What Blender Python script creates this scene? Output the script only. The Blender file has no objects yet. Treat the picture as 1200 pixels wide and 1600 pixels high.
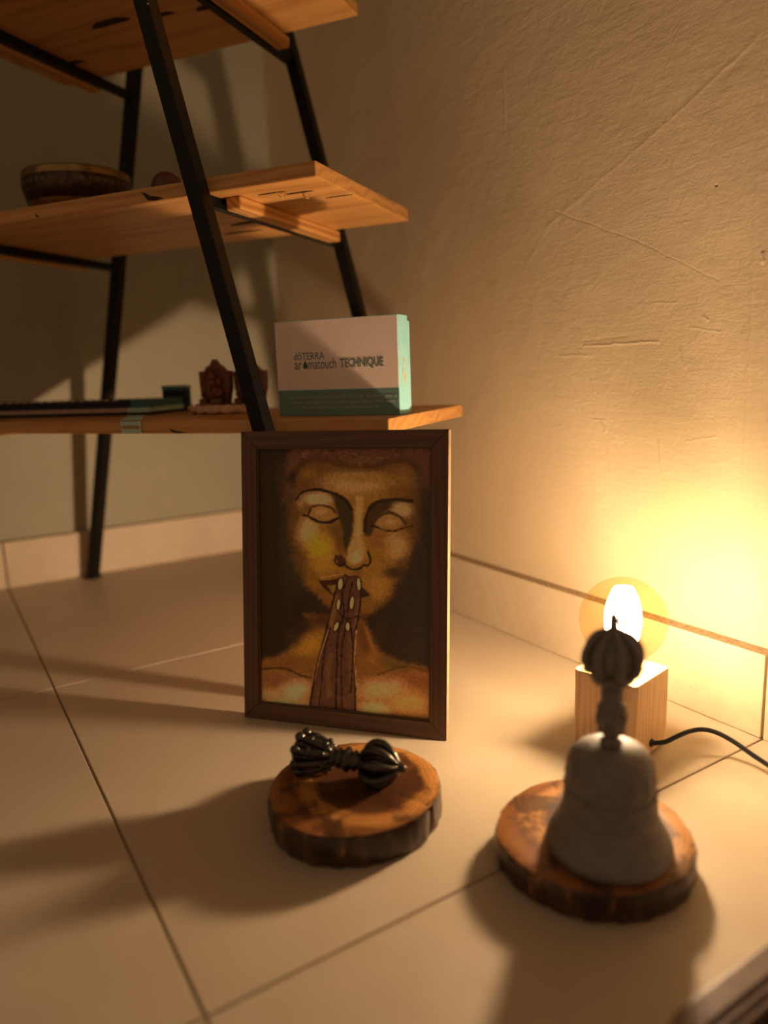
import bpy, bmesh, math, random
import numpy as np
from mathutils import Vector, Matrix
from math import sin, cos, pi, radians as R

rng = random.Random(7)
SC = bpy.context.scene
COL = SC.collection

# ------------------------------------------------------------------ camera
cam_d = bpy.data.cameras.new('camera')
cam = bpy.data.objects.new('camera', cam_d); COL.objects.link(cam)
_r, _u, _f = Vector((.8462, -.5317, -.0355)), Vector((.1295, .1405, .9816)), Vector((.5169, .8352, -.1878))
_f.normalize(); _r = (_r - _f * _r.dot(_f)).normalized(); _u = _r.cross(_f)
cam.matrix_world = Matrix(((_r.x, _u.x, -_f.x, -.6971), (_r.y, _u.y, -_f.y, -1.5643), (_r.z, _u.z, -_f.z, .39), (0, 0, 0, 1)))
cam_d.sensor_fit = 'VERTICAL'; cam_d.sensor_height = 36.0
cam_d.lens = 1146.96 / 1600 * 36
cam_d.clip_start = .02
cam_d.dof.use_dof = True
cam_d.dof.focus_distance = .80
cam_d.dof.aperture_fstop = 1.9
cam_d.dof.aperture_blades = 0
SC.camera = cam

# ------------------------------------------------------------------ world, light, exposure
W = bpy.data.worlds.new('dim_room'); SC.world = W; W.use_nodes = True
W.node_tree.nodes['Background'].inputs[0].default_value = (1.0, .64, .38, 1)
W.node_tree.nodes['Background'].inputs[1].default_value = .14
BULB_POWER = 96.0
BULB_COLOR = (1.0, .745, .60)
BULB_SMOOTH = .50
SC.view_settings.view_transform = 'Standard'
SC.view_settings.look = 'None'
SC.view_settings.gamma = 1.0
SC.view_settings.use_curve_mapping = False
SC.view_settings.exposure = .56
SC.cycles.use_denoising = True

# ------------------------------------------------------------------ object helpers
def link(o, parent=None):
    COL.objects.link(o)
    if parent is not None: o.parent = parent
    return o
def tag(o, label=None, cat=None, group=None, kind=None):
    if label: o['label'] = label
    if cat: o['category'] = cat
    if group: o['group'] = group
    if kind: o['kind'] = kind
    return o
def thing(name, label, cat, loc=(0, 0, 0), rz=0, group=None):
    o = bpy.data.objects.new(name, None); o.empty_display_size = .02
    COL.objects.link(o); o.location = loc; o.rotation_euler = (0, 0, rz)
    return tag(o, label, cat, group)

class MB:
    def __init__(s): s.v = []; s.f = []
    def add(s, vs, fs):
        b = len(s.v); s.v += [tuple(p) for p in vs]; s.f += [tuple(i + b for i in q) for q in fs]; return s
    def box(s, c, d, m=None):
        x, y, z = d[0] / 2, d[1] / 2, d[2] / 2
        vs = [Vector((i * x, j * y, k * z)) for i in (-1, 1) for j in (-1, 1) for k in (-1, 1)]
        if m is not None: vs = [m @ p for p in vs]
        vs = [p + Vector(c) for p in vs]
        return s.add(vs, [(0, 1, 3, 2), (4, 6, 7, 5), (0, 4, 5, 1), (2, 3, 7, 6), (0, 2, 6, 4), (1, 5, 7, 3)])
    def prism(s, poly, z0, z1):
        n = len(poly)
        vs = [(p[0], p[1], z0) for p in poly] + [(p[0], p[1], z1) for p in poly]
        fs = [tuple(range(n - 1, -1, -1)), tuple(range(n, 2 * n))] + [(i, (i + 1) % n, n + (i + 1) % n, n + i) for i in range(n)]
        return s.add(vs, fs)
    def lathe(s, prof, seg=48, c=(0, 0, 0), fn=None):
        vs = []; fs = []
        for j, (r, z) in enumerate(prof):
            for i in range(seg):
                a = 2 * pi * i / seg; rr = fn(r, z, a) if fn else r
                vs.append((c[0] + rr * cos(a), c[1] + rr * sin(a), c[2] + z))
        n = len(prof)
        for j in range(n - 1):
            for i in range(seg):
                k = (i + 1) % seg
                fs.append((j * seg + i, j * seg + k, (j + 1) * seg + k, (j + 1) * seg + i))
        fs.append(tuple(range(seg - 1, -1, -1))); fs.append(tuple((n - 1) * seg + i for i in range(seg)))
        return s.add(vs, fs)
    def tube(s, pts, rad, seg=8):
        pts = [Vector(p) for p in pts]; n = len(pts)
        if not hasattr(rad, '__len__'): rad = [rad] * n
        t0 = (pts[1] - pts[0]).normalized()
        ref = Vector((0, 0, 1)) if abs(t0.z) < .9 else Vector((1, 0, 0))
        nn = t0.cross(ref).normalized(); vs = []; fs = []
        for i in range(n):
            t = (pts[min(i + 1, n - 1)] - pts[max(i - 1, 0)]).normalized()
            nn = (nn - t * nn.dot(t)).normalized(); b = t.cross(nn)
            for k in range(seg):
                a = 2 * pi * k / seg
                vs.append(pts[i] + (nn * cos(a) + b * sin(a)) * rad[i])
        for i in range(n - 1):
            for k in range(seg):
                q = (k + 1) % seg
                fs.append((i * seg + k, i * seg + q, (i + 1) * seg + q, (i + 1) * seg + k))
        fs.append(tuple(range(seg - 1, -1, -1))); fs.append(tuple((n - 1) * seg + k for k in range(seg)))
        return s.add(vs, fs)
    def ball(s, c, r, seg=12, rings=8, m=None):
        if not hasattr(r, '__len__'): r = (r, r, r)
        vs = []; fs = []
        for j in range(rings + 1):
            th = pi * j / rings
            th = min(max(th, .02), pi - .02)
            for i in range(seg):
                a = 2 * pi * i / seg
                p = Vector((r[0] * sin(th) * cos(a), r[1] * sin(th) * sin(a), -r[2] * cos(th)))
                if m is not None: p = m @ p
                vs.append(p + Vector(c))
        for j in range(rings):
            for i in range(seg):
                k = (i + 1) % seg
                fs.append((j * seg + i, j * seg + k, (j + 1) * seg + k, (j + 1) * seg + i))
        fs.append(tuple(range(seg - 1, -1, -1))); fs.append(tuple(rings * seg + i for i in range(seg)))
        return s.add(vs, fs)
    def mesh(s, name, smooth=False, bevel=0, bseg=2):
        me = bpy.data.meshes.new(name); me.from_pydata(s.v, [], s.f); me.update()
        bm = bmesh.new(); bm.from_mesh(me)
        bmesh.ops.recalc_face_normals(bm, faces=bm.faces)
        if bevel:
            es = [e for e in bm.edges if len(e.link_faces) == 2 and e.calc_face_angle() > .6]
            bmesh.ops.bevel(bm, geom=es, offset=bevel, segments=bseg, affect='EDGES', profile=.6, clamp_overlap=True)
        bm.to_mesh(me); bm.free()
        if smooth: me.shade_smooth() if smooth is True else me.shade_smooth()
        return me
    def build(s, name, mat, parent=None, smooth=False, bevel=0, bseg=2, angle=None):
        me = s.mesh(name, smooth, bevel, bseg)
        if angle is not None:
            me.shade_smooth()
            try: me.set_sharp_from_angle(angle=R(angle))
            except Exception: pass
        if mat is not None: me.materials.append(mat)
        return link(bpy.data.objects.new(name, me), parent)

def bez(pts, n=12):
    """Catmull-Rom through points"""
    P = [Vector(p) for p in pts]; P = [P[0] * 2 - P[1]] + P + [P[-1] * 2 - P[-2]]; out = []
    for i in range(1, len(P) - 2):
        for k in range(n):
            t = k / n; a, b, c, d = P[i - 1], P[i], P[i + 1], P[i + 2]
            out.append(.5 * ((2 * b) + (c - a) * t + (2 * a - 5 * b + 4 * c - d) * t * t + (3 * b - a - 3 * c + d) * t ** 3))
    out.append(P[-2]); return out

# ------------------------------------------------------------------ material helpers
class NT:
    def __init__(s, name):
        s.m = bpy.data.materials.new(name); s.m.use_nodes = True
        s.t = s.m.node_tree; s.b = s.t.nodes['Principled BSDF']; s.o = s.t.nodes['Material Output']
    def n(s, typ, **kw):
        q = s.t.nodes.new(typ)
        for k, v in kw.items():
            if k.startswith('_'): continue
            setattr(q, k, v)
        return q
    def l(s, a, b): s.t.links.new(a, b)
    def val(s, x, inp):
        if hasattr(x, 'is_output'): s.l(x, inp)
        else: inp.default_value = x
    def math(s, op, a, b=None, c=None, clamp=False):
        q = s.n('ShaderNodeMath', operation=op, use_clamp=clamp)
        s.val(a, q.inputs[0])
        if b is not None: s.val(b, q.inputs[1])
        if c is not None: s.val(c, q.inputs[2])
        return q.outputs[0]
    def vm(s, op, a, b=None, out=0):
        q = s.n('ShaderNodeVectorMath', operation=op)
        s.val(a, q.inputs[0])
        if b is not None: s.val(b, q.inputs[1] if op != 'SCALE' else q.inputs[3])
        return q.outputs[out]
    def coord(s, kind='Object'): return s.n('ShaderNodeTexCoord').outputs[kind]
    def mapping(s, v, scale=(1, 1, 1), loc=(0, 0, 0), rot=(0, 0, 0)):
        q = s.n('ShaderNodeMapping'); s.l(v, q.inputs[0])
        q.inputs[1].default_value = loc; q.inputs[2].default_value = rot; q.inputs[3].default_value = scale
        return q.outputs[0]
    def noise(s, v, scale, detail=4, rough=.55, dist=0, out=0):
        q = s.n('ShaderNodeTexNoise'); s.l(v, q.inputs['Vector'])
        q.inputs['Scale'].default_value = scale; q.inputs['Detail'].default_value = detail
        q.inputs['Roughness'].default_value = rough; q.inputs['Distortion'].default_value = dist
        return q.outputs[out]
    def ramp(s, fac, stops, interp='LINEAR'):
        q = s.n('ShaderNodeValToRGB'); q.color_ramp.interpolation = interp
        e = q.color_ramp.elements
        while len(e) < len(stops): e.new(.5)
        for k, (p, c) in enumerate(stops):
            e[k].position = p; e[k].color = (*c, 1) if len(c) == 3 else c
        s.l(fac, q.inputs[0]); return q.outputs[0]
    def mix(s, fac, a, b, mode='MIX'):
        q = s.n('ShaderNodeMix', data_type='RGBA', blend_type=mode)
        s.val(fac, q.inputs[0])
        for x, i in ((a, 6), (b, 7)):
            if hasattr(x, 'is_output'): s.l(x, q.inputs[i])
            else: q.inputs[i].default_value = (*x, 1)
        return q.outputs[2]
    def bump(s, h, strength=.3, dist=.002, prev=None):
        q = s.n('ShaderNodeBump'); q.inputs['Strength'].default_value = strength
        q.inputs['Distance'].default_value = dist; s.l(h, q.inputs['Height'])
        if prev is not None: s.l(prev, q.inputs['Normal'])
        s.l(q.outputs[0], s.b.inputs['Normal']); return q.outputs[0]
    def set(s, col=None, rough=None, metal=None, spec=None, coat=None):
        if col is not None:
            if hasattr(col, 'is_output'): s.l(col, s.b.inputs['Base Color'])
            else: s.b.inputs['Base Color'].default_value = (*col, 1)
        if rough is not None: s.val(rough, s.b.inputs['Roughness'])
        if metal is not None: s.b.inputs['Metallic'].default_value = metal
        if spec is not None: s.b.inputs['Specular IOR Level'].default_value = spec
        if coat is not None: s.b.inputs['Coat Weight'].default_value = coat; s.b.inputs['Coat Roughness'].default_value = .15
        return s.m

def plain(name, col, rough=.5, metal=0, spec=.5, grain=0, gscale=200, bump=0):
    N = NT(name)
    if grain:
        v = N.noise(N.coord(), gscale, 3)
        lo = tuple(c * (1 - grain) for c in col); hi = tuple(min(1, c * (1 + grain)) for c in col)
        N.set(N.ramp(v, [(.3, lo), (.7, hi)]), rough, metal, spec)
        if bump: N.bump(v, bump, .0008)
        return N.m
    return N.set(col, rough, metal, spec)

def wood(name, dark, mid, light, axis='X', ring=60, stretch=9, rough=.45, off=(0, .12, .3), knot=None, fine=.5, spec=.4, flecks=0):
    """Timber with growth rings about an off-board axis and fibre streaks along the axis."""
    N = NT(name); co = N.coord()
    sc = {'X': (1 / stretch, 1, 1), 'Y': (1, 1 / stretch, 1), 'Z': (1, 1, 1 / stretch)}[axis]
    st = N.mapping(co, sc, off)
    nz = N.noise(st, 14, 3, .5, 0, 1)
    warp = N.vm('SCALE', N.vm('SUBTRACT', nz, (.5, .5, .5)), .055)
    v = N.vm('ADD', st, warp)
    if axis == 'X': v = N.vm('MULTIPLY', v, (0, 1, 1))
    elif axis == 'Y': v = N.vm('MULTIPLY', v, (1, 0, 1))
    else: v = N.vm('MULTIPLY', v, (1, 1, 0))
    d = N.vm('LENGTH', v, out=1)
    rings = N.math('ADD', N.math('MULTIPLY', N.math('SINE', N.math('MULTIPLY', d, ring * 2 * pi)), .5), .5)
    fib = N.noise(N.mapping(co, tuple(1 if q < 1 else 16 for q in sc)), 22, 3, .6)
    fac = N.math('ADD', N.math('MULTIPLY', rings, 1 - fine), N.math('MULTIPLY', fib, fine))
    col = N.ramp(fac, [(.12, dark), (.45, mid), (.85, light)])
    if knot:
        kv = N.n('ShaderNodeTexVoronoi', feature='F1'); kv.inputs['Scale'].default_value = knot
        N.l(N.vm('ADD', N.mapping(co, tuple(q if q == 1 else .38 for q in sc), (.13, .21, .05)), N.vm('SCALE', N.vm('SUBTRACT', N.noise(co, 40, 2, .5, 0, 1), (.5, .5, .5)), .03)), kv.inputs['Vector'])
        k = N.ramp(kv.outputs['Distance'], [(.06, (1, 1, 1)), (.13, (0, 0, 0))])
        col = N.mix(k, col, tuple(c * .25 for c in dark))
    N.set(col, rough, 0, spec)
    N.bump(fac, .12, .0006)
    return N.m

def srgb(r, g, b):
    f = lambda c: (c / 12.92 if c <= .04045 else ((c + .055) / 1.055) ** 2.4)
    return tuple(f(c / 255) for c in (r, g, b))

# ------------------------------------------------------------------ materials
def tile_mat():
    N = NT('beige_porcelain'); co = N.coord('Object')
    a = N.noise(co, 3.2, 6, .6, .4); b = N.noise(co, 38, 5, .65)
    f = N.math('ADD', N.math('MULTIPLY', a, .7), N.math('MULTIPLY', b, .3))
    col = N.ramp(f, [(.3, (.46, .37, .255)), (.55, (.52, .425, .30)), (.75, (.57, .475, .34))])
    sp = N.noise(co, 260, 2, .5)
    col = N.mix(N.ramp(sp, [(.70, (0, 0, 0)), (.76, (.5, .5, .5))]), col, (.30, .22, .14))
    N.set(col, N.ramp(b, [(.3, (.42,) * 3), (.7, (.58,) * 3)]), 0, .35)
    N.bump(b, .05, .0006)
    return N.m
def base_mat():
    N = NT('beige_baseboard_tile'); co = N.coord('Object')
    a = N.noise(co, 6, 6, .65, .5); b = N.noise(co, 70, 4, .6)
    f = N.math('ADD', N.math('MULTIPLY', a, .75), N.math('MULTIPLY', b, .25))
    col = N.ramp(f, [(.3, (.50, .39, .26)), (.55, (.58, .47, .32)), (.75, (.64, .54, .38))])
    pit = N.math('MULTIPLY', N.ramp(N.noise(co, 210, 3, .6), [(.60, (0, 0, 0)), (.68, (1, 1, 1))]), N.ramp(N.noise(co, 16, 2), [(.48, (0, 0, 0)), (.62, (1, 1, 1))]))
    col = N.mix(N.math('MULTIPLY', pit, .45), col, (.30, .19, .09))
    N.set(col, .55, 0, .3); N.bump(b, .06, .0008)
    return N.m
M_EDGE = plain('rough_shaded_tile_edge', (.34, .235, .13), .9, grain=.35, gscale=260, bump=.6)  # rough tile top, its colour darkened to stand in for grazing lamp light
GROUT = plain('dark_grout', (.34, .25, .155), .9, grain=.2)

def plaster(name, base, axis, marks=()):
    """Painted plaster; axis is the wall's horizontal axis (0 or 1). marks: trowel ridges (h0,z0,h1,z1,width,height)"""
    N = NT(name); co = N.coord('Object')
    q = N.n('ShaderNodeSeparateXYZ'); N.l(co, q.inputs[0])
    cx = N.n('ShaderNodeCombineXYZ'); N.l(q.outputs[axis], cx.inputs[0]); N.l(q.outputs[2], cx.inputs[1])
    p2 = cx.outputs[0]
    wob = N.vm('ADD', p2, N.vm('SCALE', N.vm('SUBTRACT', N.noise(p2, 55, 3, .6, 0, 1), (.5, .5, .5)), .006))
    wob = N.vm('MULTIPLY', wob, (1, 1, 0))
    big = N.noise(p2, 9, 4, .55); mid = N.noise(p2, 42, 5, .62, .6); fine = N.noise(p2, 330, 3, .6)
    # swept trowel streaks running up to the right
    sw = N.noise(N.mapping(p2, (1, 6, 1), rot=(0, 0, R(62))), 26, 4, .6, .3)
    h = N.math('ADD', N.math('MULTIPLY', big, .9), N.math('ADD', N.math('MULTIPLY', mid, .26), N.math('ADD', N.math('MULTIPLY', fine, .085), N.math('MULTIPLY', sw, .14))))
    for (a0, z0, a1, z1, w, amp) in marks:
        ab = Vector((a1 - a0, z1 - z0, 0)); L2 = ab.length_squared
        ap = N.vm('SUBTRACT', wob, (a0, z0, 0))
        t = N.math('DIVIDE', N.vm('DOT_PRODUCT', ap, tuple(ab), out=1), L2, clamp=True)
        sc = N.n('ShaderNodeVectorMath', operation='SCALE'); sc.inputs[0].default_value = tuple(ab); N.l(t, sc.inputs[3])
        dd = N.vm('LENGTH', N.vm('SUBTRACT', ap, sc.outputs[0]), out=1)
        k = N.math('SUBTRACT', 1, N.math('DIVIDE', dd, w), clamp=True)
        h = N.math('ADD', h, N.math('MULTIPLY', N.math('MULTIPLY', k, k), amp * .38))
    tone = N.ramp(N.noise(p2, 4, 4, .6), [(.3, tuple(c * .94 for c in base)), (.7, tuple(min(1, c * 1.05) for c in base))])
    N.set(tone, .62, 0, .25)
    N.bump(h, .55, .006)
    return N.m

M_TILE, M_BASE = tile_mat(), base_mat()
MARKS = [(-1.106, .686, -1.02, .645, .006, .25), (-1.02, .645, -.836, .568, .007, .22), (-.836, .568, -.79, .52, .006, .14),
         (-.848, .5816, -.9875, .5203, .0025, -.25), (-.99, .519, -1.08, .47, .002, -.18),
         (-.899, .4124, -1.009, .4122, .0035, .55), (-.90, .4185, -.965, .421, .004, -.25), (-.86, .402, -.91, .401, .004, .3),
         (-.930, .318, -.936, .309, .006, .7), (-.918, .322, -.934, .321, .003, .35), (-.912, .37, -.918, .357, .006, .4),
         (-1.0725, .5644, -1.0735, .5640, .0022, -4.0), (-1.04, .40, -1.045, .385, .006, .55),
         (-1.127, .49, -1.128, .482, .004, .9), (-1.05, .425, -1.085, .418, .003, .3), (-1.065, .435, -1.07, .432, .005, .5),
         (-1.015, .30, -1.02, .262, .003, .3), (-1.05, .302, -1.085, .309, .003, .3), (-.75, .78, -.752, .70, .004, .3),
         (-.66, .66, -.665, .64, .005, .3), (-.94, .285, -.945, .255, .003, .25), (-.92, .29, -.925, .12, .004, .12),
         (-1.115, .72, -1.12, .2, .006, .25), (-1.00, .455, -1.03, .452, .003, .25)]
M_WALL_R = plaster('beige_plaster', (.60, .475, .30), 1, MARKS)
M_WALL_B = plaster('sage_plaster', (.33, .30, .205), 0)

M_BLACK = NT('black_steel'); _n = M_BLACK.noise(M_BLACK.coord(), 60, 4)
_chip = M_BLACK.ramp(M_BLACK.noise(M_BLACK.coord(), 150, 2, .5), [(.775, (0, 0, 0)), (.785, (1, 1, 1))])
M_BLACK.set(M_BLACK.mix(_chip, (.006, .005, .004), (.5, .45, .36)), M_BLACK.ramp(_n, [(.3, (.38,) * 3), (.7, (.55,) * 3)]), 0, .25); M_BLACK.bump(_n, .1, .0005)
M_BLACK = M_BLACK.m
M_RUBBER = plain('black_rubber', (.012, .011, .010), .55)
M_CORD = plain('black_cable', (.013, .012, .012), .35)
M_SHELF = wood('honey_pine', (.34, .145, .035), (.55, .265, .075), (.66, .35, .115), 'X', 80, 10, .42, (.1, .13, .035), knot=5.2, fine=.68)
M_CLEAT = wood('honey_pine_strip', (.36, .15, .035), (.56, .27, .075), (.66, .35, .11), 'Y', 110, 10, .42, (.02, .1, .05))
M_OAK = wood('oak_block', (.62, .37, .19), (.80, .53, .30), (.88, .62, .38), 'Z', 130, 14, .5, (.05, .035, .1), fine=.72)
M_WENGE = wood('wenge_frame_wood', (.095, .045, .027), (.125, .058, .034), (.145, .068, .040), 'X', 120, 14, .42, (.1, .05, .04))
M_WENGE_V = wood('wenge_frame_wood_upright', (.095, .045, .027), (.125, .058, .034), (.145, .068, .040), 'Z', 120, 14, .42, (.1, .05, .04))
M_GOLDNAIL = plain('brass_nail', (.75, .55, .22), .3, 1)
M_BRASS = plain('aged_brass', (.30, .19, .07), .28, 1, grain=.25, gscale=60)
M_BRASS_DK = plain('engraved_dark_brass', (.085, .055, .035), .42, .8, grain=.5, gscale=120, bump=.5)

def slice_mats(tag_, heart):
    N = NT('varnished_log_face_' + tag_); co = N.coord()
    c = N.vm('SUBTRACT', co, (heart[0], heart[1], 0))
    c = N.vm('MULTIPLY', c, (1, 1, 0))
    nz = N.vm('SCALE', N.vm('SUBTRACT', N.noise(co, 16, 3, .5, 0, 1), (.5, .5, .5)), .024)
    d = N.vm('LENGTH', N.vm('MULTIPLY', N.vm('ADD', c, nz), (1, 1, 0)), out=1)
    rel = N.math('DIVIDE', d, .085)
    col = N.ramp(rel, [(.0, (.060, .022, .010)), (.40, (.075, .028, .012)), (.56, (.10, .036, .014)), (.63, (.46, .20, .050)), (.73, (.50, .225, .058)), (.82, (.20, .072, .022)), (1, (.34, .135, .038))])
    rg = N.math('ADD', N.math('MULTIPLY', N.math('SINE', N.math('MULTIPLY', d, 1500)), .5), .5)
    col = N.mix(N.math('MULTIPLY', rg, .28), col, (.07, .024, .008))
    blot = N.ramp(N.noise(co, 34, 4, .6, .7), [(.50, (0, 0, 0)), (.60, (1, 1, 1))])
    col = N.mix(N.math('MULTIPLY', blot, .8), col, (.050, .020, .009))
    gold = N.ramp(N.noise(N.mapping(co, (1, 1, 1), (3, 1, 0)), 22, 3, .5, .5), [(.55, (0, 0, 0)), (.68, (1, 1, 1))])
    col = N.mix(N.math('MULTIPLY', gold, .14), col, (.48, .21, .05))
    N.set(col, .36, 0, .3, .08); N.bump(N.noise(co, 90, 4), .12, .0008)
    B = NT('varnished_bark_' + tag_); co = B.coord()
    n1 = B.noise(B.mapping(co, (1, 1, .25)), 60, 4, .6, .4)
    col = B.ramp(n1, [(.34, (.016, .009, .006)), (.55, (.055, .025, .013)), (.63, (.12, .050, .020)), (.70, (.42, .18, .055))])
    B.set(col, .32, 0, .4, .12); B.bump(n1, .5, .003)
    return N.m, B.m
SL1, BK1 = slice_mats('round', (.013, -.004)); SL2, BK2 = slice_mats('wide', (.012, -.004))

def metal_dark(name, col, rough, met, relief=0):
    N = NT(name); co = N.coord(); n1 = N.noise(co, 110, 4, .6, .3)
    N.set(N.ramp(n1, [(.3, tuple(c * .85 for c in col)), (.7, tuple(c * 1.15 for c in col))]), rough, met, .5)
    if relief: N.bump(n1, relief, .0016)
    return N.m
M_BELL = metal_dark('dark_bell_bronze', (.20, .175, .162), .6, .1, .45)
M_VAJRA = metal_dark('blackened_bronze', (.075, .067, .056), .2, .8, .1)

# ================================================================== STRUCTURE
floor = MB().box((-1.19, -1.19, -.0125), (2.42, 2.42, .02)).build('floor', GROUT)
tag(floor, 'beige porcelain tiled floor with narrow dark grout joints', 'floor', kind='structure')
XS = [-2.397, -1.797, -1.196, -.596, .012]; YS = [-2.369, -1.768, -1.168, -.567, .012]; G = .0011
for i in range(4):
    for j in range(4):
        x0, x1, y0, y1 = XS[i] + G, XS[i + 1] - G, YS[j] + G, YS[j + 1] - G
        o = MB().box((0, 0, -.004), (x1 - x0, y1 - y0, .008)).build('floor_tile', M_TILE, floor, bevel=.0009, bseg=2)
        o.location = ((x0 + x1) / 2, (y0 + y1) / 2, rng.uniform(-.0003, 0))

WX, WY = .019, .018
wr = MB().box((WX + .05, -1.15, 1.25), (.10, 2.5, 2.5)).build('wall_right', M_WALL_R)
tag(wr, 'beige trowelled plaster wall on the right behind the lamp', 'wall', kind='structure')
wb = MB().box((-1.15, WY + .05, 1.25), (2.5, .10, 2.5)).build('wall_back', M_WALL_B)
tag(wb, 'sage tinted plaster wall behind the black shelf rack', 'wall', kind='structure')
HB = .0914
def baseboard(name, label, along, cuts):
    root = MB()
    L0, L1 = cuts[0], cuts[-1]
    if along == 'y': root.box((WX - .002, (L0 + L1) / 2, HB / 2 - .001), (.006, abs(L1 - L0), HB - .004))
    else: root.box(((L0 + L1) / 2, WY - .002, HB / 2 - .001), (abs(L1 - L0), .006, HB - .004))
    b = root.build(name, GROUT); tag(b, label, 'baseboard', kind='structure')
    for a, c in zip(cuts[:-1], cuts[1:]):
        g = .0014
        ln = abs(c - a) - 2 * g
        t = (WX if along == 'y' else WY) + .001
        d = (t, ln, HB) if along == 'y' else (ln, t, HB)
        o = MB().box((0, 0, HB / 2), d).build('baseboard_tile', M_BASE, b, bevel=.0012, bseg=2)
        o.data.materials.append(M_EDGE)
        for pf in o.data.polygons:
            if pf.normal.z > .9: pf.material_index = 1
        m = (a + c) / 2
        o.location = (t / 2, m, .0005) if along == 'y' else (m, t / 2, .0005)
baseboard('baseboard_right', 'beige tile skirting along the right wall beside the lamp', 'y', [-2.369, -1.768, -1.168, -.567, -.0015])
baseboard('baseboard_back', 'beige tile skirting along the sage wall behind the shelf legs', 'x', [-2.397, -1.797, -1.196, -.596, 0])

# ================================================================== SHELF RACK
PS = R(-54.8065)
rack = thing('shelf_rack', 'black steel ladder rack with three honey pine boards standing across the corner', 'shelf', (-.4445, -.025, 0), PS)
TH = .0165; ZB = [.3235, .5952, .8674]
SPL = .2444; X0R = .7336; FY, RY = -.362, 0.0
ZTOP = 1.02
for side in (0, 1):
    for y in (FY, RY):
        b = MB(); w = .0095
        px = lambda z: SPL * z if side == 0 else X0R - SPL * z
        vs = []
        for z in (.004, ZTOP):
            vs += [(px(z) + sx * w, y + sy * w * 1.05, z) for sx, sy in ((-1, -1), (1, -1), (1, 1), (-1, 1))]
        b.add(vs, [(0, 1, 2, 3), (4, 5, 6, 7), (0, 1, 5, 4), (1, 2, 6, 5), (2, 3, 7, 6), (3, 0, 4, 7)])
        post = b.build('post', M_BLACK, rack, bevel=.0014, bseg=2)
        MB().box((px(.002), y, .0025), (.024, .024, .005)).build('post_foot', M_RUBBER, post, bevel=.001)
        MB().box((px(ZTOP) , y, ZTOP + .001), (.021, .021, .004)).build('end_cap', M_RUBBER, post, bevel=.001)
    for z in ZB:
        x = (SPL * z if side == 0 else X0R - SPL * z)
        zz = z - .0062
        MB().box((x - .0005, (FY + RY) / 2, zz), (.012, abs(RY - FY) - .012, .012)).build('crossbar', M_BLACK, rack, bevel=.0008)
BOARD = [(.0, .8063), (.060, .7327), (.140, .6676)]
BY0, BY1 = -.3525, -.076
def board(z, x0, x1, notch=False):
    nx, ny = 44, 12
    bm = MB()
    # top & bottom as one bevelled slab with slightly wavy underside edges
    bm.box(((x0 + x1) / 2, (BY0 + BY1) / 2, z + TH / 2), (x1 - x0, BY1 - BY0, TH))
    return bm.build('shelf_board', M_SHELF, rack, bevel=.0016, bseg=2)
boards = []
for z, (x0, x1) in zip(ZB, BOARD):
    bo = board(z, x0, x1); boards.append(bo)
    xl = SPL * z; xr = X0R - SPL * z
    for k, xx in enumerate((xl - .021, xr + .022)):
        c = MB().box((xx, -.195, z - .0075), (.021, .262, .015)).build('cleat', M_CLEAT, bo, bevel=.0035, bseg=3)
# bent brass nails and splits on the visible underside of the middle board
zb = ZB[1]
for (x, y, l) in ((.668, -.318, .010), (.690, -.298, .006)):
    MB().tube(bez([(x - .004, y, zb - .0005), (x, y, zb - .0055), (x + l * .35, y + .004, zb - .006), (x + l * .5, y + .006, zb - .0008)], 5), .0008, 6).build('nail', M_GOLDNAIL, boards[1], smooth=True)
M_SPLIT = plain('dark_wood_split', (.035, .012, .004), .8)
for bi, (x, y, lx, ly, side) in ((1, (.655, -.316, .016, .0022, -1)), (1, (.684, -.302, .016, .0035, -1)), (1, (.715, -.262, .016, .002, -1)),
                                  (1, (.560, -.19, .045, .009, -1)), (1, (.50, -.14, .03, .007, -1)),
                                  (2, (.36, -.215, .03, .010, -1)), (2, (.505, -.19, .02, .008, -1)), (2, (.44, -.20, .014, .006, -1)), (2, (.22, -.14, .02, .007, -1))):
    z = ZB[bi] - .0003
    pl = [(x + lx * cos(a) * (1 + .25 * sin(3 * a)), y + ly * sin(a) * (1 + .3 * cos(2 * a))) for a in np.linspace(0, 2 * pi, 14, endpoint=False)]
    MB().prism(pl, z - .0002, z + .0006).build('knot', M_SPLIT, boards[bi])
# chipped knot on the front edge of the middle and lower boards
def edge_knot(bi, x, w, h, zc):
    pl = [(-.55 * w, .5 * h), (-.35 * w, .35 * h), (-.1 * w, .0), (.25 * w, -.15 * h), (.6 * w, -.45 * h), (.1 * w, -.55 * h), (-.25 * w, -.4 * h)]
    b = MB(); n = len(pl)
    vs = [(x + p[0], BY0 - .0006, zc + p[1]) for p in pl] + [(x + p[0], BY0 + .001, zc + p[1]) for p in pl]
    b.add(vs, [tuple(range(n)), tuple(range(2 * n - 1, n - 1, -1))] + [(i, (i + 1) % n, n + (i + 1) % n, n + i) for i in range(n)])
    b.build('edge_knot', M_SPLIT, boards[bi])
edge_knot(1, .517, .028, .011, ZB[1] + .0065)
edge_knot(1, .335, .006, .005, ZB[1] + .005)
edge_knot(0, .523, .024, .005, ZB[0] + .0035)

# ---- local placement on the rack
def RK(x, y, z):
    return Vector((-.4445, -.025, 0)) + Vector((cos(PS) * x - sin(PS) * y, sin(PS) * x + cos(PS) * y, z))
ZT0, ZT1 = ZB[0] + TH, ZB[1] + TH

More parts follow.
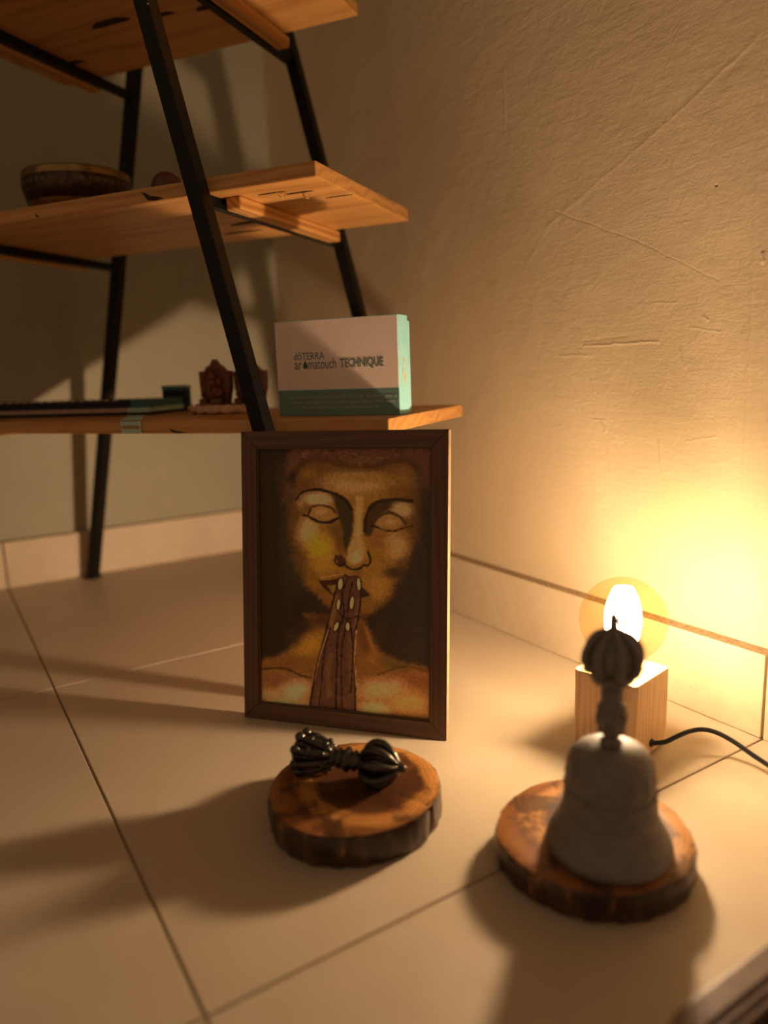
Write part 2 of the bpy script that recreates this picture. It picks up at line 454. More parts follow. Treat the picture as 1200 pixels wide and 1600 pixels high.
# ================================================================== KIT BOX
M_PAPER = plain('white_card', (.95, .77, .67), .6, grain=.04, gscale=400, bump=.05)
M_TEAL = plain('mint_card', (.33, .75, .80), .55, grain=.05, gscale=60)
M_BAND = plain('deep_teal_print', (.16, .27, .235), .6)
M_INK = plain('slate_teal_ink', (.13, .19, .18), .6)
M_INKLIGHT = plain('pale_teal_ink', (.34, .44, .36), .6)
M_GOLD = plain('cream_gold_ink', (.85, .74, .45), .5)
BW, BH, BD, BD2 = .1615, .1132, .030, .014
BOXYAW = R(-55.5)
bloc = Vector((-.3116 + cos(R(-60.39)) * .1704 - cos(BOXYAW) * .1615, -.7011 + sin(R(-60.39)) * .1704 - sin(BOXYAW) * .1615, ZT0))
kit = thing('gift_box', 'white and mint lidded card box standing on the lowest shelf board', 'box', bloc, BOXYAW)
lid = MB().box((BW / 2, BD / 2, BH / 2 + .0002), (BW, BD, BH)).build('lid', M_TEAL, kit, bevel=.0008)
MB().box((BW / 2 - .0004, -.0003, BH / 2 + .0155), (BW - .001, .0006, BH - .0322)).build('front_panel', M_PAPER, lid)
MB().box((BW / 2 - .0004, -.0003, .0155), (BW - .001, .0006, .0305)).build('printed_band', M_BAND, lid)
bb = MB().box((BW / 2, BD + BD2 / 2, BH / 2 + .0002), (BW - .006, BD2, BH - .006)).build('box_base', M_TEAL, kit, bevel=.0008)
bb.location.z = -.0025
def text(s, size, loc, rot, mat, parent, name='lettering', off=0, sx=1.0, align='LEFT', ext=.00012, sp=1.0):
    c = bpy.data.curves.new(name, 'FONT'); c.body = s; c.size = size; c.extrude = ext; c.offset = off
    c.align_x = align; c.space_character = sp; c.resolution_u = 3
    c.materials.append(mat)
    t = bpy.data.objects.new('text_source', c); COL.objects.link(t)
    dg = bpy.context.evaluated_depsgraph_get(); dg.update()
    me = bpy.data.meshes.new_from_object(t.evaluated_get(dg)); me.name = name
    bpy.data.objects.remove(t); bpy.data.curves.remove(c)
    if not me.materials: me.materials.append(mat)
    o = link(bpy.data.objects.new(name, me), parent); o.location = loc; o.rotation_euler = rot; o.scale = (sx, 1, 1)
    return o
FR = (R(90), 0, 0); yf = -.0008
text('d\u014dTERRA', .0122, (.0245, yf, .0672), FR, M_INK, lid, sx=.84)
text('ar', 0.0176, (.0248, yf, .0560), FR, M_INK, lid, sx=.72)
text('matouch', .0176, (.0438, yf, .0560), FR, M_INK, lid, sx=.62)
text('TECHNIQUE', .0142, (.0868, yf, .0568), FR, M_INK, lid, off=.00025, sx=.705)
drop = [(.0400 + .0033 * sin(a) * (1 if cos(a) < .2 else (1 - (cos(a) - .2) * .9)), .0597 + (-.0033 * -cos(a) if cos(a) < .2 else .0033 * .2 + (cos(a) - .2) * .0075)) for a in np.linspace(0, 2 * pi, 24, endpoint=False)]
b = MB(); n = len(drop)
b.add([(p[0], yf - .0001, p[1]) for p in drop] + [(p[0], yf + .0002, p[1]) for p in drop], [tuple(range(n)), tuple(range(2 * n - 1, n - 1, -1))] + [(i, (i + 1) % n, n + (i + 1) % n, n + i) for i in range(n)])
b.build('drop_emblem', plain('green_drop_ink', (.05, .13, .09), .6), lid)
# three lines of illegible small print: word-long dashes
b = MB()
for row, (xa, xb, z) in enumerate(((.016, .160, .0225), (.016, .160, .0162), (.034, .136, .0100))):
    x = xa
    while x < xb:
        w = rng.uniform(.004, .013)
        x2 = min(x + w, xb); q = x
        while q < x2 - .0006:
            b.box((q + .0005, yf, z), (.0009, .0002, rng.choice((.0022, .0028, .0026)))); q += .0014
        x = x2 + .0022
b.build('small_print', M_INKLIGHT, lid)['kind'] = 'stuff'
# oval seal on the mint side, lettering runs upward
SD = (R(90), R(-90), R(90))
sx = BW + .0003
def side_txt(s, size, y, z):
    o = text(s, size, (sx, y, z), (0, 0, 0), M_GOLD, lid, name='seal_lettering', off=.00012)
    o.matrix_local = Matrix.Translation((sx, y, z)) @ Matrix(((0, 0, 1, 0), (0, -1, 0, 0), (1, 0, 0, 0), (0, 0, 0, 1))) @ Matrix.Diagonal((1, 1, 1, 1))
    # text x -> +z, text y -> -y (towards the front), normal -> +x
    return o
def side_ring(y, z, ry, rz, th, seg=32):
    b = MB(); vs = []; fs = []
    for i in range(seg):
        a = 2 * pi * i / seg
        for k in (1, 0):
            r1, r2 = ry - th * k, rz - th * k
            for xx in (0, .0003): vs.append((sx + xx, y + r1 * cos(a), z + r2 * sin(a)))
    for i in range(seg):
        j = (i + 1) % seg; A = [i * 4 + k for k in range(4)]; B = [j * 4 + k for k in range(4)]
        for p, q in ((0, 1), (1, 3), (3, 2), (2, 0)): fs.append((A[p], A[q], B[q], B[p]))
    b.add(vs, fs); b.build('seal_oval', M_GOLD, lid)
side_ring(.0155, .0448, .0048, .0080, .0011)
side_txt('CP', .0088, .0183, .0392)
side_txt('TG', .0088, .0183, .0535)

# ================================================================== FIGURINES + MAT
M_CARVED = plain('red_brown_carved_wood', (.17, .060, .018), .5, grain=.3, gscale=180, bump=.4)
def figurine(name, label, x, y, z, s=1.0, seat=True):
    o = thing(name, label, 'figurine', RK(x, y, z), PS + R(-4), 'carved figurines on the braided mat')
    # arched back plaque, narrow at the base
    out = [(-.021, .0), (-.0235, .014), (-.0265, .022), (-.0275, .045), (-.0265, .0475), (-.018, .0478), (-.0125, .054), (-.006, .0565), (-.003, .062), (0, .064)]
    out = out + [(-x_, z_) for x_, z_ in out[-2::-1]]
    b = MB(); n = len(out)
    b.add([(p[0] * s, -.004, p[1] * s) for p in out] + [(p[0] * s, .006, p[1] * s) for p in out], [tuple(range(n)), tuple(range(2 * n - 1, n - 1, -1))] + [(i, (i + 1) % n, n + (i + 1) % n, n + i) for i in range(n)])
    b.build('arched_back', M_CARVED, o, bevel=.001)
    f = MB()
    f.ball((0, -.008 * s, .016 * s), (.0125 * s, .009 * s, .012 * s))
    f.ball((0, -.010 * s, .031 * s), (.0075 * s, .0065 * s, .0075 * s))
    for q in (-1, 1):
        f.ball((q * .0098 * s, -.0075 * s, .031 * s), (.0048 * s, .002 * s, .0062 * s))
        f.tube(bez([(q * .010 * s, -.009 * s, .022 * s), (q * .0165 * s, -.010 * s, .017 * s), (q * .012 * s, -.0155 * s, .0135 * s)], 5), .0032 * s, 8)
        f.tube(bez([(q * .006 * s, -.012 * s, .006 * s), (q * .017 * s, -.014 * s, .0055 * s), (q * .004 * s, -.019 * s, .0045 * s)], 5), .0042 * s, 8)
    f.tube(bez([(0, -.015 * s, .030 * s), (.001 * s, -.0185 * s, .023 * s), (.003 * s, -.0185 * s, .016 * s), (.0065 * s, -.0175 * s, .0135 * s)], 6), [.0035 * s * (1 - .6 * t) for t in np.linspace(0, 1, 19)], 8)
    f.lathe([(.0085 * s, 0), (.007 * s, .003 * s), (.004 * s, .0075 * s), (.0012 * s, .011 * s)], 12, (0, -.0095 * s, .0365 * s))
    f.build('seated_figure', M_CARVED, o, smooth=True)
    h = MB()
    for k in range(11):
        a = pi * k / 10
        h.ball((.0185 * s * cos(a), -.0045, (.033 + .0165 * sin(a)) * s), .0021 * s, 8, 6)
    h.build('halo_beads', M_CARVED, o, smooth=True)
    MB().box((0, -.008 * s, .0012), (.042 * s, .030 * s, .0026)).build('plinth', M_CARVED, o, bevel=.0007)
    return o
M_CORDAGE = plain('beige_braid', (.62, .42, .27), .9, grain=.25, gscale=220, bump=.5)
mat_o = thing('braided_mat', 'thick wavy beige braided mat under the carved figurines', 'mat', RK(.498, -.208, ZT0), PS)
for ring_r in (.048, .039, .030, .021, .012):
    p = MB(); m = 42
    for k in (0, 1):
        pts = [(ring_r * 1.12 * cos(t) , ring_r * .72 * sin(t), .0064 + .0022 * sin(t * 7 + k * pi)) for t in np.linspace(0, 2 * pi, m)]
        pts = [(x + .0022 * cos(i * 1.3 + k * pi) * cos(t), y + .0022 * cos(i * 1.3 + k * pi) * sin(t), z) for i, ((x, y, z), t) in enumerate(zip(pts, np.linspace(0, 2 * pi, m)))]
        p.tube(pts, .0042, 7)
    p.build('braid_coil', M_CORDAGE, mat_o, smooth=True)
ZM = ZT0 + .0118
figurine('carved_figurine', 'small carved brown figurine with pointed arched back, fully in view left of the black post', .4805, -.204, ZM)
figurine('carved_figurine', 'small carved brown figurine half hidden behind the front black post', .5345, -.198, ZM, .97)

# ================================================================== SINGING BOWL + STRIKER
bowl = thing('singing_bowl', 'dark engraved brass singing bowl on the middle shelf board', 'bowl', RK(.272, -.212, ZT1), PS)
prof = [(.034, .0), (.060, .003), (.078, .014), (.089, .034), (.0945, .055), (.0965, .074), (.0975, .0805), (.0965, .083), (.0925, .083), (.0905, .078), (.087, .055), (.080, .032), (.066, .014), (.03, .007)]
bowl_s = MB().lathe([(r * .765, z * .86) for r, z in prof], 72); bowl_s.build('bowl_body', M_BRASS, bowl, smooth=True)
eb = MB(); eb.lathe([(.0900 * .770, .030), (.0958 * .770, .048), (.0978 * .770, .061), (.0968 * .770, .0615), (.088 * .770, .030)], 72)
eb.build('engraved_band', M_BRASS_DK, bowl, smooth=True)
cb = MB()
for k in range(44):
    a = 2 * pi * k / 44
    cb.box((.0742 * cos(a), .0742 * sin(a), .053), (.0022, rng.uniform(.002, .006), rng.uniform(.004, .009)), Matrix.Rotation(a, 3, 'Z'))
cb.build('engraved_glyph_relief', plain('worn_brass', (.15, .115, .09), .4, .8), bowl, bevel=.0006, bseg=1)
st = thing('bowl_striker', 'dark brown rounded wooden striker end lying on the middle board beside the bowl', 'striker', RK(.4715, -.265, ZT1 + .0205), PS)
M_STRIKER = plain('dark_striker_wood', (.11, .038, .016), .4, grain=.3, gscale=50)
MB().ball((0, 0, 0), (.0205, .0205, .0205), 20, 14).build('striker_head', M_STRIKER, st, smooth=True)
MB().tube([(0, .012, -.004), (.004, .07, -.0085), (.007, .135, -.0118)], [.009, .008, .0086], 12).build('striker_handle', M_STRIKER, st, smooth=True)

# ================================================================== FOLDED TEXTILE + DARK BOX
M_NAVY = plain('navy_weave', (.018, .020, .022), .9, grain=.35, gscale=300, bump=.5)
M_BEIGE = plain('pinkish_beige_weave', (.50, .34, .25), .9, grain=.25, gscale=300, bump=.5)
M_TEALCL = plain('teal_weave', (.07, .19, .17), .85, grain=.3, gscale=300, bump=.4)
M_PALETEAL = plain('pale_teal_weave', (.42, .62, .52), .85, grain=.2, gscale=300, bump=.4)
TA = R(8)
cloth = thing('folded_cloth', 'folded navy and beige woven cloth with a teal end on the lowest shelf board', 'cloth', RK(.385, -.238, ZT0), PS + TA)
def fold(z0, z1, x0, x1, y0, y1, mat, name, wave):
    n = 60; b = MB(); vs = []
    for i in range(n + 1):
        x = x0 + (x1 - x0) * i / n
        dz = wave * (.5 + .5 * sin(i * 1.9)) ; dy = wave * .6 * sin(i * 1.9 + 1)
        vs += [(x, y0 + dy, z0 + dz * .15), (x, y1, z0), (x, y1, z1 + dz * .4), (x, y0 + dy, z1 + dz)]
    fs = [(0, 1, 2, 3), (4 * n + 3, 4 * n + 2, 4 * n + 1, 4 * n)]
    for i in range(n):
        for k in range(4): fs.append((4 * i + k, 4 * i + (k + 1) % 4, 4 * (i + 1) + (k + 1) % 4, 4 * (i + 1) + k))
    b.add(vs, fs); return b.build(name, mat, cloth, bevel=0)
fold(.0006, .0045, -.365, -.001, .001, .11, M_NAVY, 'dark_fringe_fold', .0022)
fold(.0052, .0105, -.365, -.002, 0, .112, M_BEIGE, 'beige_fold', .0008)
fold(.0113, .0205, -.365, -.032, .0005, .11, M_NAVY, 'navy_fold', .0028)
fold(.0113, .0215, -.030, .0, .0005, .11, M_TEALCL, 'teal_fold', .0006)
fold(.0048, .0108, -.034, .0015, -.002, .109, M_PALETEAL, 'pale_teal_edge', .0003)
fb = MB()
for k in range(22):
    fb.ball((-.355 + k * .0142, .004, .0225), (.0055, .004, .0016), 10, 6)
fb.build('pink_scallop_trim', M_BEIGE, cloth, smooth=True)
# ribbon hanging over the board's front edge
rib = thing('striped_ribbon', 'pale teal striped ribbon trailing from the folded cloth over the board edge', 'ribbon', RK(.382, -.262, ZT0), PS)
path = bez([(0, .0, .0012), (.028, -.035, .0010), (.062, -.078, .0012), (.0705, -.0925, -.001), (.0715, -.0932, -.010), (.072, -.0932, -.0160)], 10)
ds = [0]
for a, c in zip(path[:-1], path[1:]): ds.append(ds[-1] + (c - a).length)
def at_(s):
    for i in range(len(ds) - 1):
        if ds[i + 1] >= s: return path[i].lerp(path[i + 1], (s - ds[i]) / max(1e-9, ds[i + 1] - ds[i]))
    return path[-1]
L = ds[-1]; side = Vector((1, 0, 0)) * .0155
def strip(b, s0, s1, a0, a1, th=.0005):
    vs = []
    for s in np.linspace(s0, s1, 4):
        p = at_(s); q = at_(min(L, s + .002)) - at_(max(0, s - .002)); nn = q.cross(side).normalized() * th
        if nn.z < 0 and abs(nn.z) > abs(nn.y): nn = -nn
        if nn.y > 0 and abs(nn.y) > abs(nn.z): nn = -nn
        for aa in (a0, a1): vs += [p + side * aa, p + side * aa + nn]
    fs = []
    for i in range(3):
        k = 4 * i; fs += [(k, k + 2, k + 6, k + 4), (k + 1, k + 5, k + 7, k + 3), (k, k + 4, k + 5, k + 1), (k + 2, k + 3, k + 7, k + 6)]
    fs += [(0, 1, 3, 2), (12, 14, 15, 13)]
    b.add(vs, fs)
s = .003
while s < L - .003:
    b = MB(); strip(b, s, min(L, s + .0052), -1, 1); b.build('stripe', M_PALETEAL, rib); s += .0095
b = MB()
for a in (-1, .94): strip(b, 0, L * .5, a, a + .06); strip(b, L * .5, L * .8, a, a + .06); strip(b, L * .8, L, a, a + .06)
b.build('selvage_thread', M_PALETEAL, rib)
nb_ = thing('small_case', 'small dark teal case standing behind the folded cloth', 'case', RK(.355, -.135, ZT0 + .0002), PS + R(6))
MB().box((0, 0, .0165), (.042, .016, .033)).build('case_body', M_NAVY, nb_, bevel=.0015)
MB().box((0, 0, .0365), (.043, .017, .007)).build('case_lid', M_TEALCL, nb_, bevel=.0015)

# ================================================================== FRAMED PAINTING
FW, FL, FT, RW = .2406, .3314, .0118, .0185
fyaw, ftilt = R(-49.5), R(7)
frame = thing('picture_frame', 'dark wooden frame with a painting of a praying face, leaning on the shelf', 'picture', (-.4232, -.7964, .0003))
frame.matrix_world = Matrix.Translation((-.4232, -.7964, .0002)) @ Matrix.Rotation(fyaw, 4, 'Z') @ Matrix.Rotation(-ftilt, 4, 'X')
def rail(pl, mat):
    b = MB(); n = len(pl)
    b.add([(p[0], 0, p[1]) for p in pl] + [(p[0], FT, p[1]) for p in pl], [tuple(range(n)), tuple(range(2 * n - 1, n - 1, -1))] + [(i, (i + 1) % n, n + (i + 1) % n, n + i) for i in range(n)])
    o = b.build('frame_rail', mat, frame, bevel=.0008)
    o.data.materials.append(M_SIDE)
    for pf in o.data.polygons:
        if abs(pf.normal.x) > .95 and (pf.center.x > FW - .0005 or pf.center.x < .0005): pf.material_index = 1
    return o
M_SIDE = plain('pale_frame_side', (.46, .31, .19), .5, grain=.12, gscale=60)
g = .00012
rail([(0 + g, 0), (FW - g, 0), (FW - RW - g, RW), (RW + g, RW)], M_WENGE)
rail([(0 + g, FL), (RW + g, FL - RW), (FW - RW - g, FL - RW), (FW - g, FL)], M_WENGE)
rail([(0, g), (RW, RW + g), (RW, FL - RW - g), (0, FL - g)], M_WENGE_V)
rail([(FW, g), (FW, FL - g), (FW - RW, FL - RW - g), (FW - RW, RW + g)], M_WENGE_V)
lip = MB()
M_LIP = plain('bevel_edge_brown', (.10, .055, .03), .4)
for (x0, z0, x1, z1) in ((RW, RW, FW - RW, RW + .0016), (RW, FL - RW - .0016, FW - RW, FL - RW), (RW, RW + .0016, RW + .0016, FL - RW - .0016), (FW - RW - .0016, RW + .0016, FW - RW, FL - RW - .0016)):
    lip.box(((x0 + x1) / 2, .0035, (z0 + z1) / 2), (x1 - x0, .003, z1 - z0))
lip.build('inner_lip', M_LIP, frame)
MB().box((FW / 2, FT - .0012, FL / 2), (FW - RW * 1.2, .002, FL - RW * 1.2)).build('backing_board', plain('brown_hardboard', (.12, .07, .035), .8), frame)

def painting():
    PW, PH = FW - 2 * RW + .001, FL - 2 * RW + .001
    nx, ny = 250, 386
    us = np.linspace(0, 1, nx); vs_ = np.linspace(0, 1, ny)
    U, V = np.meshgrid(us, vs_)           # v up
    # picture plane -> study coordinates (where features were measured)
    q = [(145, 158), (940, 158), (930, 1420), (138, 1345)]   # TL TR BR BL
    src = [(0, 1), (1, 1), (1, 0), (0, 0)]
    A = []; B = []
    for (u, v), (x, y) in zip(src, q):
        A += [[u, v, 1, 0, 0, 0, -x * u, -x * v], [0, 0, 0, u, v, 1, -y * u, -y * v]]; B += [x, y]
    h = np.linalg.solve(np.array(A, float), np.array(B, float))
    den = h[6] * U + h[7] * V + 1
    X = (h[0] * U + h[1] * V + h[2]) / den; Y = (h[3] * U + h[4] * V + h[5]) / den
    rs = np.random.RandomState(5)
    def vnoise(sx, sy):
        gx, gy = int(1200 / sx) + 3, int(1500 / sy) + 3
        g_ = rs.rand(gy, gx); fx, fy = X / sx, Y / sy
        ix, iy = fx.astype(int), fy.astype(int); fx = fx - ix; fy = fy - iy
        fx = fx * fx * (3 - 2 * fx); fy = fy * fy * (3 - 2 * fy)
        return (g_[iy, ix] * (1 - fx) + g_[iy, ix + 1] * fx) * (1 - fy) + (g_[iy + 1, ix] * (1 - fx) + g_[iy + 1, ix + 1] * fx) * fy
    grain = .5 * vnoise(9, 9) + .3 * vnoise(5, 5) + .2 * vnoise(22, 22)
    wob = (vnoise(14, 14) - .5)
    img = np.zeros((ny, nx, 3)); img[:] = (44, 27, 14)
    def lay(a, col, k=1.0):
        nonlocal img
        a = np.clip(a, 0, 1)[..., None] * k; img = img * (1 - a) + np.array(col, float) * a
    def sm(x): x = np.clip(x, 0, 1); return x * x * (3 - 2 * x)
    def ell(cx, cy, rx, ry, col, k=1.0, soft=.75, rot=0, rag=.14):
        c, s_ = math.cos(rot), math.sin(rot); dx, dy = X - cx, Y - cy
        d = np.sqrt(((dx * c + dy * s_) / rx) ** 2 + ((-dx * s_ + dy * c) / ry) ** 2)
        lay(sm((1 - d + rag * (grain - .5)) / soft), col, k)
    def segd(p):
        D = np.full(X.shape, 1e9); T = np.zeros(X.shape); n = len(p) - 1
        for i in range(n):
            (x0, y0), (x1, y1) = p[i], p[i + 1]; dx, dy = x1 - x0, y1 - y0
            t = np.clip(((X - x0) * dx + (Y - y0) * dy) / (dx * dx + dy * dy + 1e-9), 0, 1)
            d = np.hypot(X - x0 - t * dx, Y - y0 - t * dy); m = d < D
            D = np.where(m, d, D); T = np.where(m, (i + t) / n, T)
        return D, T
    def spl(p, n=7):
        return [(v.x, v.y) for v in bez([(a, b_, 0) for a, b_ in p], n)]
    def stroke(p, w, col, k=1.0, soft=5, smooth=True, w1=None):
        D, T = segd(spl(p) if smooth else p)
        ww = w / 2 + ((w1 / 2 - w / 2) * T if w1 is not None else 0)
        lay(sm((ww - D + wob * 5) / soft + .5), col, k)
    def poly(p, col, k=1.0, soft=10, smooth=True, rag=10):
        pp = spl(p + [p[0]], 5) if smooth else p + [p[0]]
        D, _ = segd(pp); ins = np.zeros(X.shape, bool)
        for (x0, y0), (x1, y1) in zip(pp[:-1], pp[1:]):
            c = ((y0 > Y) != (y1 > Y)) & (X < (x1 - x0) * (Y - y0) / (y1 - y0 + 1e-9) + x0); ins ^= c
        sd = np.where(ins, D, -D)
        lay(sm((sd + rag * .55 * (grain - .5) * 2) / (soft * 1.35) + .5), col, k)
    dk = (42, 24, 11)
    # background: warmer to the right
    lay(sm((X - 500) / 500), (56, 39, 27), .9)
    ell(285, 560, 75, 420, (66, 50, 26), .55, .9)
    ell(870, 400, 110, 260, (64, 46, 26), .6, .9)
    ell(330, 730, 70, 160, (60, 44, 24), .55, .9)
    # neck and shoulders
    ell(560, 560, 380, 500, (60, 38, 18), .5, .9)
    poly([(345, 925), (470, 930), (600, 930), (650, 1000), (700, 1095), (800, 1145), (935, 1195), (945, 1440), (130, 1440), (130, 1172), (230, 1120), (320, 1050), (360, 990)], (120, 70, 26), 1, 26, True, 14)
    ell(370, 1075, 130, 85, (160, 104, 28), .95, .9, -.7)
    ell(340, 975, 90, 62, (52, 30, 15), .95, .9); ell(300, 1040, 60, 60, (66, 40, 18), .7, .9)
    ell(430, 955, 90, 55, (70, 36, 18), .9, .9); ell(700, 1010, 50, 80, (60, 38, 20), .8, .9)
    ell(620, 1040, 40, 130, (96, 52, 22), .9, .8, -.2)
    ell(648, 1040, 14, 110, (142, 82, 30), .8, .8, -.32)
    ell(660, 1130, 60, 40, (150, 84, 32), .6, .9, .5)
    ell(760, 1160, 130, 40, (84, 58, 26), .7, .9, .35)
    ell(300, 1150, 150, 45, (112, 62, 24), .7, .9, -.15)
    poly([(125, 1215), (200, 1190), (300, 1210), (400, 1235), (400, 1440), (125, 1440)], (132, 78, 38), 1, 40, True, 26)
    poly([(570, 1225), (700, 1210), (800, 1195), (945, 1230), (945, 1450), (570, 1440)], (136, 78, 36), 1, 40, True, 26)
    ell(200, 1235, 90, 40, (118, 62, 30), .75, .9); ell(860, 1230, 110, 45, (120, 62, 28), .8, .9, .2)
    ell(300, 1290, 110, 75, (186, 136, 90), 1, .8, -.3); ell(190, 1310, 90, 50, (172, 116, 64), 1, .9)
    ell(700, 1275, 170, 75, (178, 124, 72), 1, .8, -.1); ell(830, 1335, 150, 80, (186, 116, 52), 1, .8, .1)
    ell(670, 1365, 120, 55, (186, 132, 74), 1, .8); ell(260, 1345, 170, 36, (186, 132, 74), .9, .9)
    stroke([(140, 1190), (200, 1182), (265, 1187), (330, 1215), (380, 1225)], 9, (66, 34, 16), .85, 9)
    stroke([(690, 1205), (750, 1180), (820, 1165), (930, 1190)], 9, (74, 42, 18), .7, 12)
    # hair
    poly([(255, 420), (265, 270), (300, 170), (420, 140), (800, 140), (930, 170), (935, 330), (880, 420), (850, 330), (850, 240), (320, 260), (300, 350)], (88, 48, 26), 1, 34, True, 26)
    for _ in range(70):
        x, y = rs.uniform(330, 920), rs.uniform(158, 215)
        ell(x, y, rs.uniform(6, 20), rs.uniform(3, 8), (134, 80, 50) if rs.rand() < .55 else (58, 30, 14), .6, .8)
    # face
    poly([(318, 300), (340, 235), (420, 218), (540, 245), (640, 252), (760, 222), (845, 235), (868, 330), (868, 460), (858, 580), (835, 660), (790, 740), (745, 830), (690, 900), (605, 938), (520, 928), (450, 880), (385, 815), (335, 740), (305, 640), (290, 540), (298, 420)], (96, 56, 22), 1, 26, True, 16)
    ell(585, 560, 290, 400, (134, 84, 28), 1, .55)
    ell(380, 280, 60, 45, (124, 78, 22), .8, .9)
    stroke([(322, 262), (350, 232), (420, 208), (500, 226), (570, 250), (650, 254), (740, 226), (820, 218), (862, 250)], 26, (74, 40, 18), .95, 22)
    ell(600, 262, 150, 18, (84, 46, 18), .8, .8)
    ell(800, 300, 90, 80, (128, 80, 32), .7, .9); ell(590, 320, 220, 80, (160, 112, 58), 1, .8)
    ell(640, 300, 230, 30, (132, 84, 26), .7, .9)
    ell(860, 480, 45, 200, (88, 52, 24), .75, .9); ell(300, 480, 40, 200, (96, 56, 22), .7, .9)
    ell(330, 690, 50, 90, (92, 58, 22), .8, .8, -.35)
    ell(372, 545, 80, 110, (176, 126, 70), 1, .8, .1); ell(425, 620, 95, 100, (180, 124, 28), 1, .8, .4)
    ell(430, 700, 105, 75, (158, 102, 30), .95, .9); ell(400, 780, 80, 70, (134, 82, 24), .8, .9, .5)
    ell(480, 850, 80, 70, (128, 76, 26), .8, .9)
    ell(520, 590, 42, 85, (100, 54, 20), .85, .9)
    ell(690, 580, 60, 60, (126, 72, 32), .85, .9); ell(778, 610, 75, 110, (170, 114, 60), 1, .85, .15)
    ell(745, 575, 60, 22, (160, 108, 58), .7, .9, -.2)
    ell(765, 730, 85, 34, (66, 42, 20), .95, .7, -.1); ell(800, 690, 50, 40, (84, 52, 22), .7, .9)
    ell(690, 800, 95, 105, (152, 98, 36), .95, .9); ell(640, 890, 60, 45, (132, 80, 30), .8, .9)
    ell(600, 735, 30, 30, (118, 58, 28), .6, .9)
    # brow sockets
    poly([(470, 362), (540, 396), (575, 440), (582, 520), (572, 600), (548, 655), (535, 610), (530, 540), (515, 490), (500, 430)], (54, 36, 16), .95, 12)
    ell(500, 530, 55, 60, (86, 50, 20), .7, .9)
    poly([(628, 560), (632, 490), (660, 425), (720, 398), (850, 398), (780, 425), (715, 455), (685, 500), (655, 560)], (62, 38, 18), .95, 12)
    ell(250, 300, 40, 130, (60, 36, 18), .8, .9); ell(900, 420, 40, 160, (54, 36, 22), .8, .9)
    # lids and lights under the brows
    ell(415, 395, 100, 46, (178, 132, 82), 1, .7, .08); ell(340, 420, 30, 40, (150, 104, 56), .8, .9)
    ell(430, 395, 60, 25, (160, 116, 70), .7, .9)
    ell(800, 442, 68, 56, (168, 122, 70), 1, .7, .2)
    poly([(372, 468), (392, 432), (450, 425), (492, 450), (495, 478), (450, 495), (400, 485)], (146, 94, 42), 1, 14, True, 4)
    stroke([(375, 455), (392, 430), (430, 422), (470, 430), (500, 455)], 10, (70, 40, 17), .95, 7)
    poly([(672, 505), (700, 470), (750, 462), (800, 482), (800, 515), (750, 528), (700, 522)], (146, 96, 46), 1, 14, True, 4)
    stroke([(672, 500), (700, 470), (745, 456), (790, 475), (815, 505)], 13, (72, 42, 18), .95, 9)
    stroke([(352, 470), (372, 473), (395, 487), (430, 500), (470, 500), (512, 480)], 9, dk, 1, 5, True, 13)
    stroke([(372, 473), (384, 445)], 5, dk, .9, 4, False)
    stroke([(662, 514), (690, 525), (725, 537), (765, 540), (800, 528), (850, 516)], 8, dk, 1, 5, True, 5)
    stroke([(318, 396), (345, 366), (390, 352), (440, 353), (500, 372), (545, 402), (570, 440)], 8, dk, 1, 5, True, 16)
    stroke([(630, 540), (636, 480), (662, 426), (715, 400), (780, 397), (845, 402)], 15, dk, .9, 8, True, 12)
    ell(432, 455, 42, 20, (172, 118, 64), .85, .9); ell(748, 498, 44, 20, (168, 116, 64), .85, .9)
    # nose
    poly([(590, 380), (625, 390), (618, 470), (622, 560), (632, 640), (600, 690), (555, 690), (545, 650), (572, 560), (585, 470)], (164, 112, 56), 1, 16)
    ell(590, 660, 42, 42, (182, 130, 78), 1, .8); ell(602, 520, 18, 150, (178, 124, 66), 1, .9)
    ell(520, 670, 25, 30, (96, 56, 22), .8, .9); ell(637, 650, 16, 26, (150, 96, 32), .9, .8)
    poly([(497, 660), (520, 650), (545, 680), (540, 700), (510, 700)], (60, 32, 14), .9, 8)
    stroke([(500, 655), (494, 682), (512, 700), (535, 695), (548, 705), (570, 716), (600, 715), (625, 697), (645, 698), (655, 670), (645, 635)], 9, dk, .95, 5)
    # lips
    poly([(415, 770), (470, 768), (530, 752), (545, 790), (505, 835), (480, 838), (440, 805)], (58, 29, 14), 1, 5, False, 4)
    poly([(455, 792), (515, 790), (500, 828), (482, 832)], (128, 84, 28), .95, 7, False, 6)
    stroke([(430, 757), (480, 748), (525, 740)], 7, (164, 112, 54), .8, 8)
    poly([(608, 790), (655, 835), (608, 852)], (56, 27, 14), 1, 5, False, 4)
    # joined hands
    hx = [(510, 765), (535, 742), (556, 752), (585, 752), (612, 775), (610, 850), (600, 940), (585, 1040), (582, 1200), (584, 1400), (362, 1385), (382, 1270), (402, 1180), (425, 1090), (450, 1000), (468, 920), (488, 840)]
    poly(hx, (84, 46, 28), 1, 6, False, 4)
    for pts, w, c in (([(505, 850), (482, 930), (470, 990)], 22, (124, 78, 30)), ([(598, 860), (590, 940), (580, 985)], 12, (118, 72, 34)),
                      ([(560, 1010), (556, 1150), (560, 1240)], 24, (100, 58, 34)), ([(470, 1120), (455, 1200), (462, 1300)], 26, (104, 64, 30)),
                      ([(500, 1090), (490, 1240)], 14, (94, 54, 30)), ([(560, 1280), (540, 1360)], 40, (96, 54, 28)), ([(420, 1260), (405, 1340)], 30, (94, 52, 30))):
        stroke(pts, w, c, .75, 16)
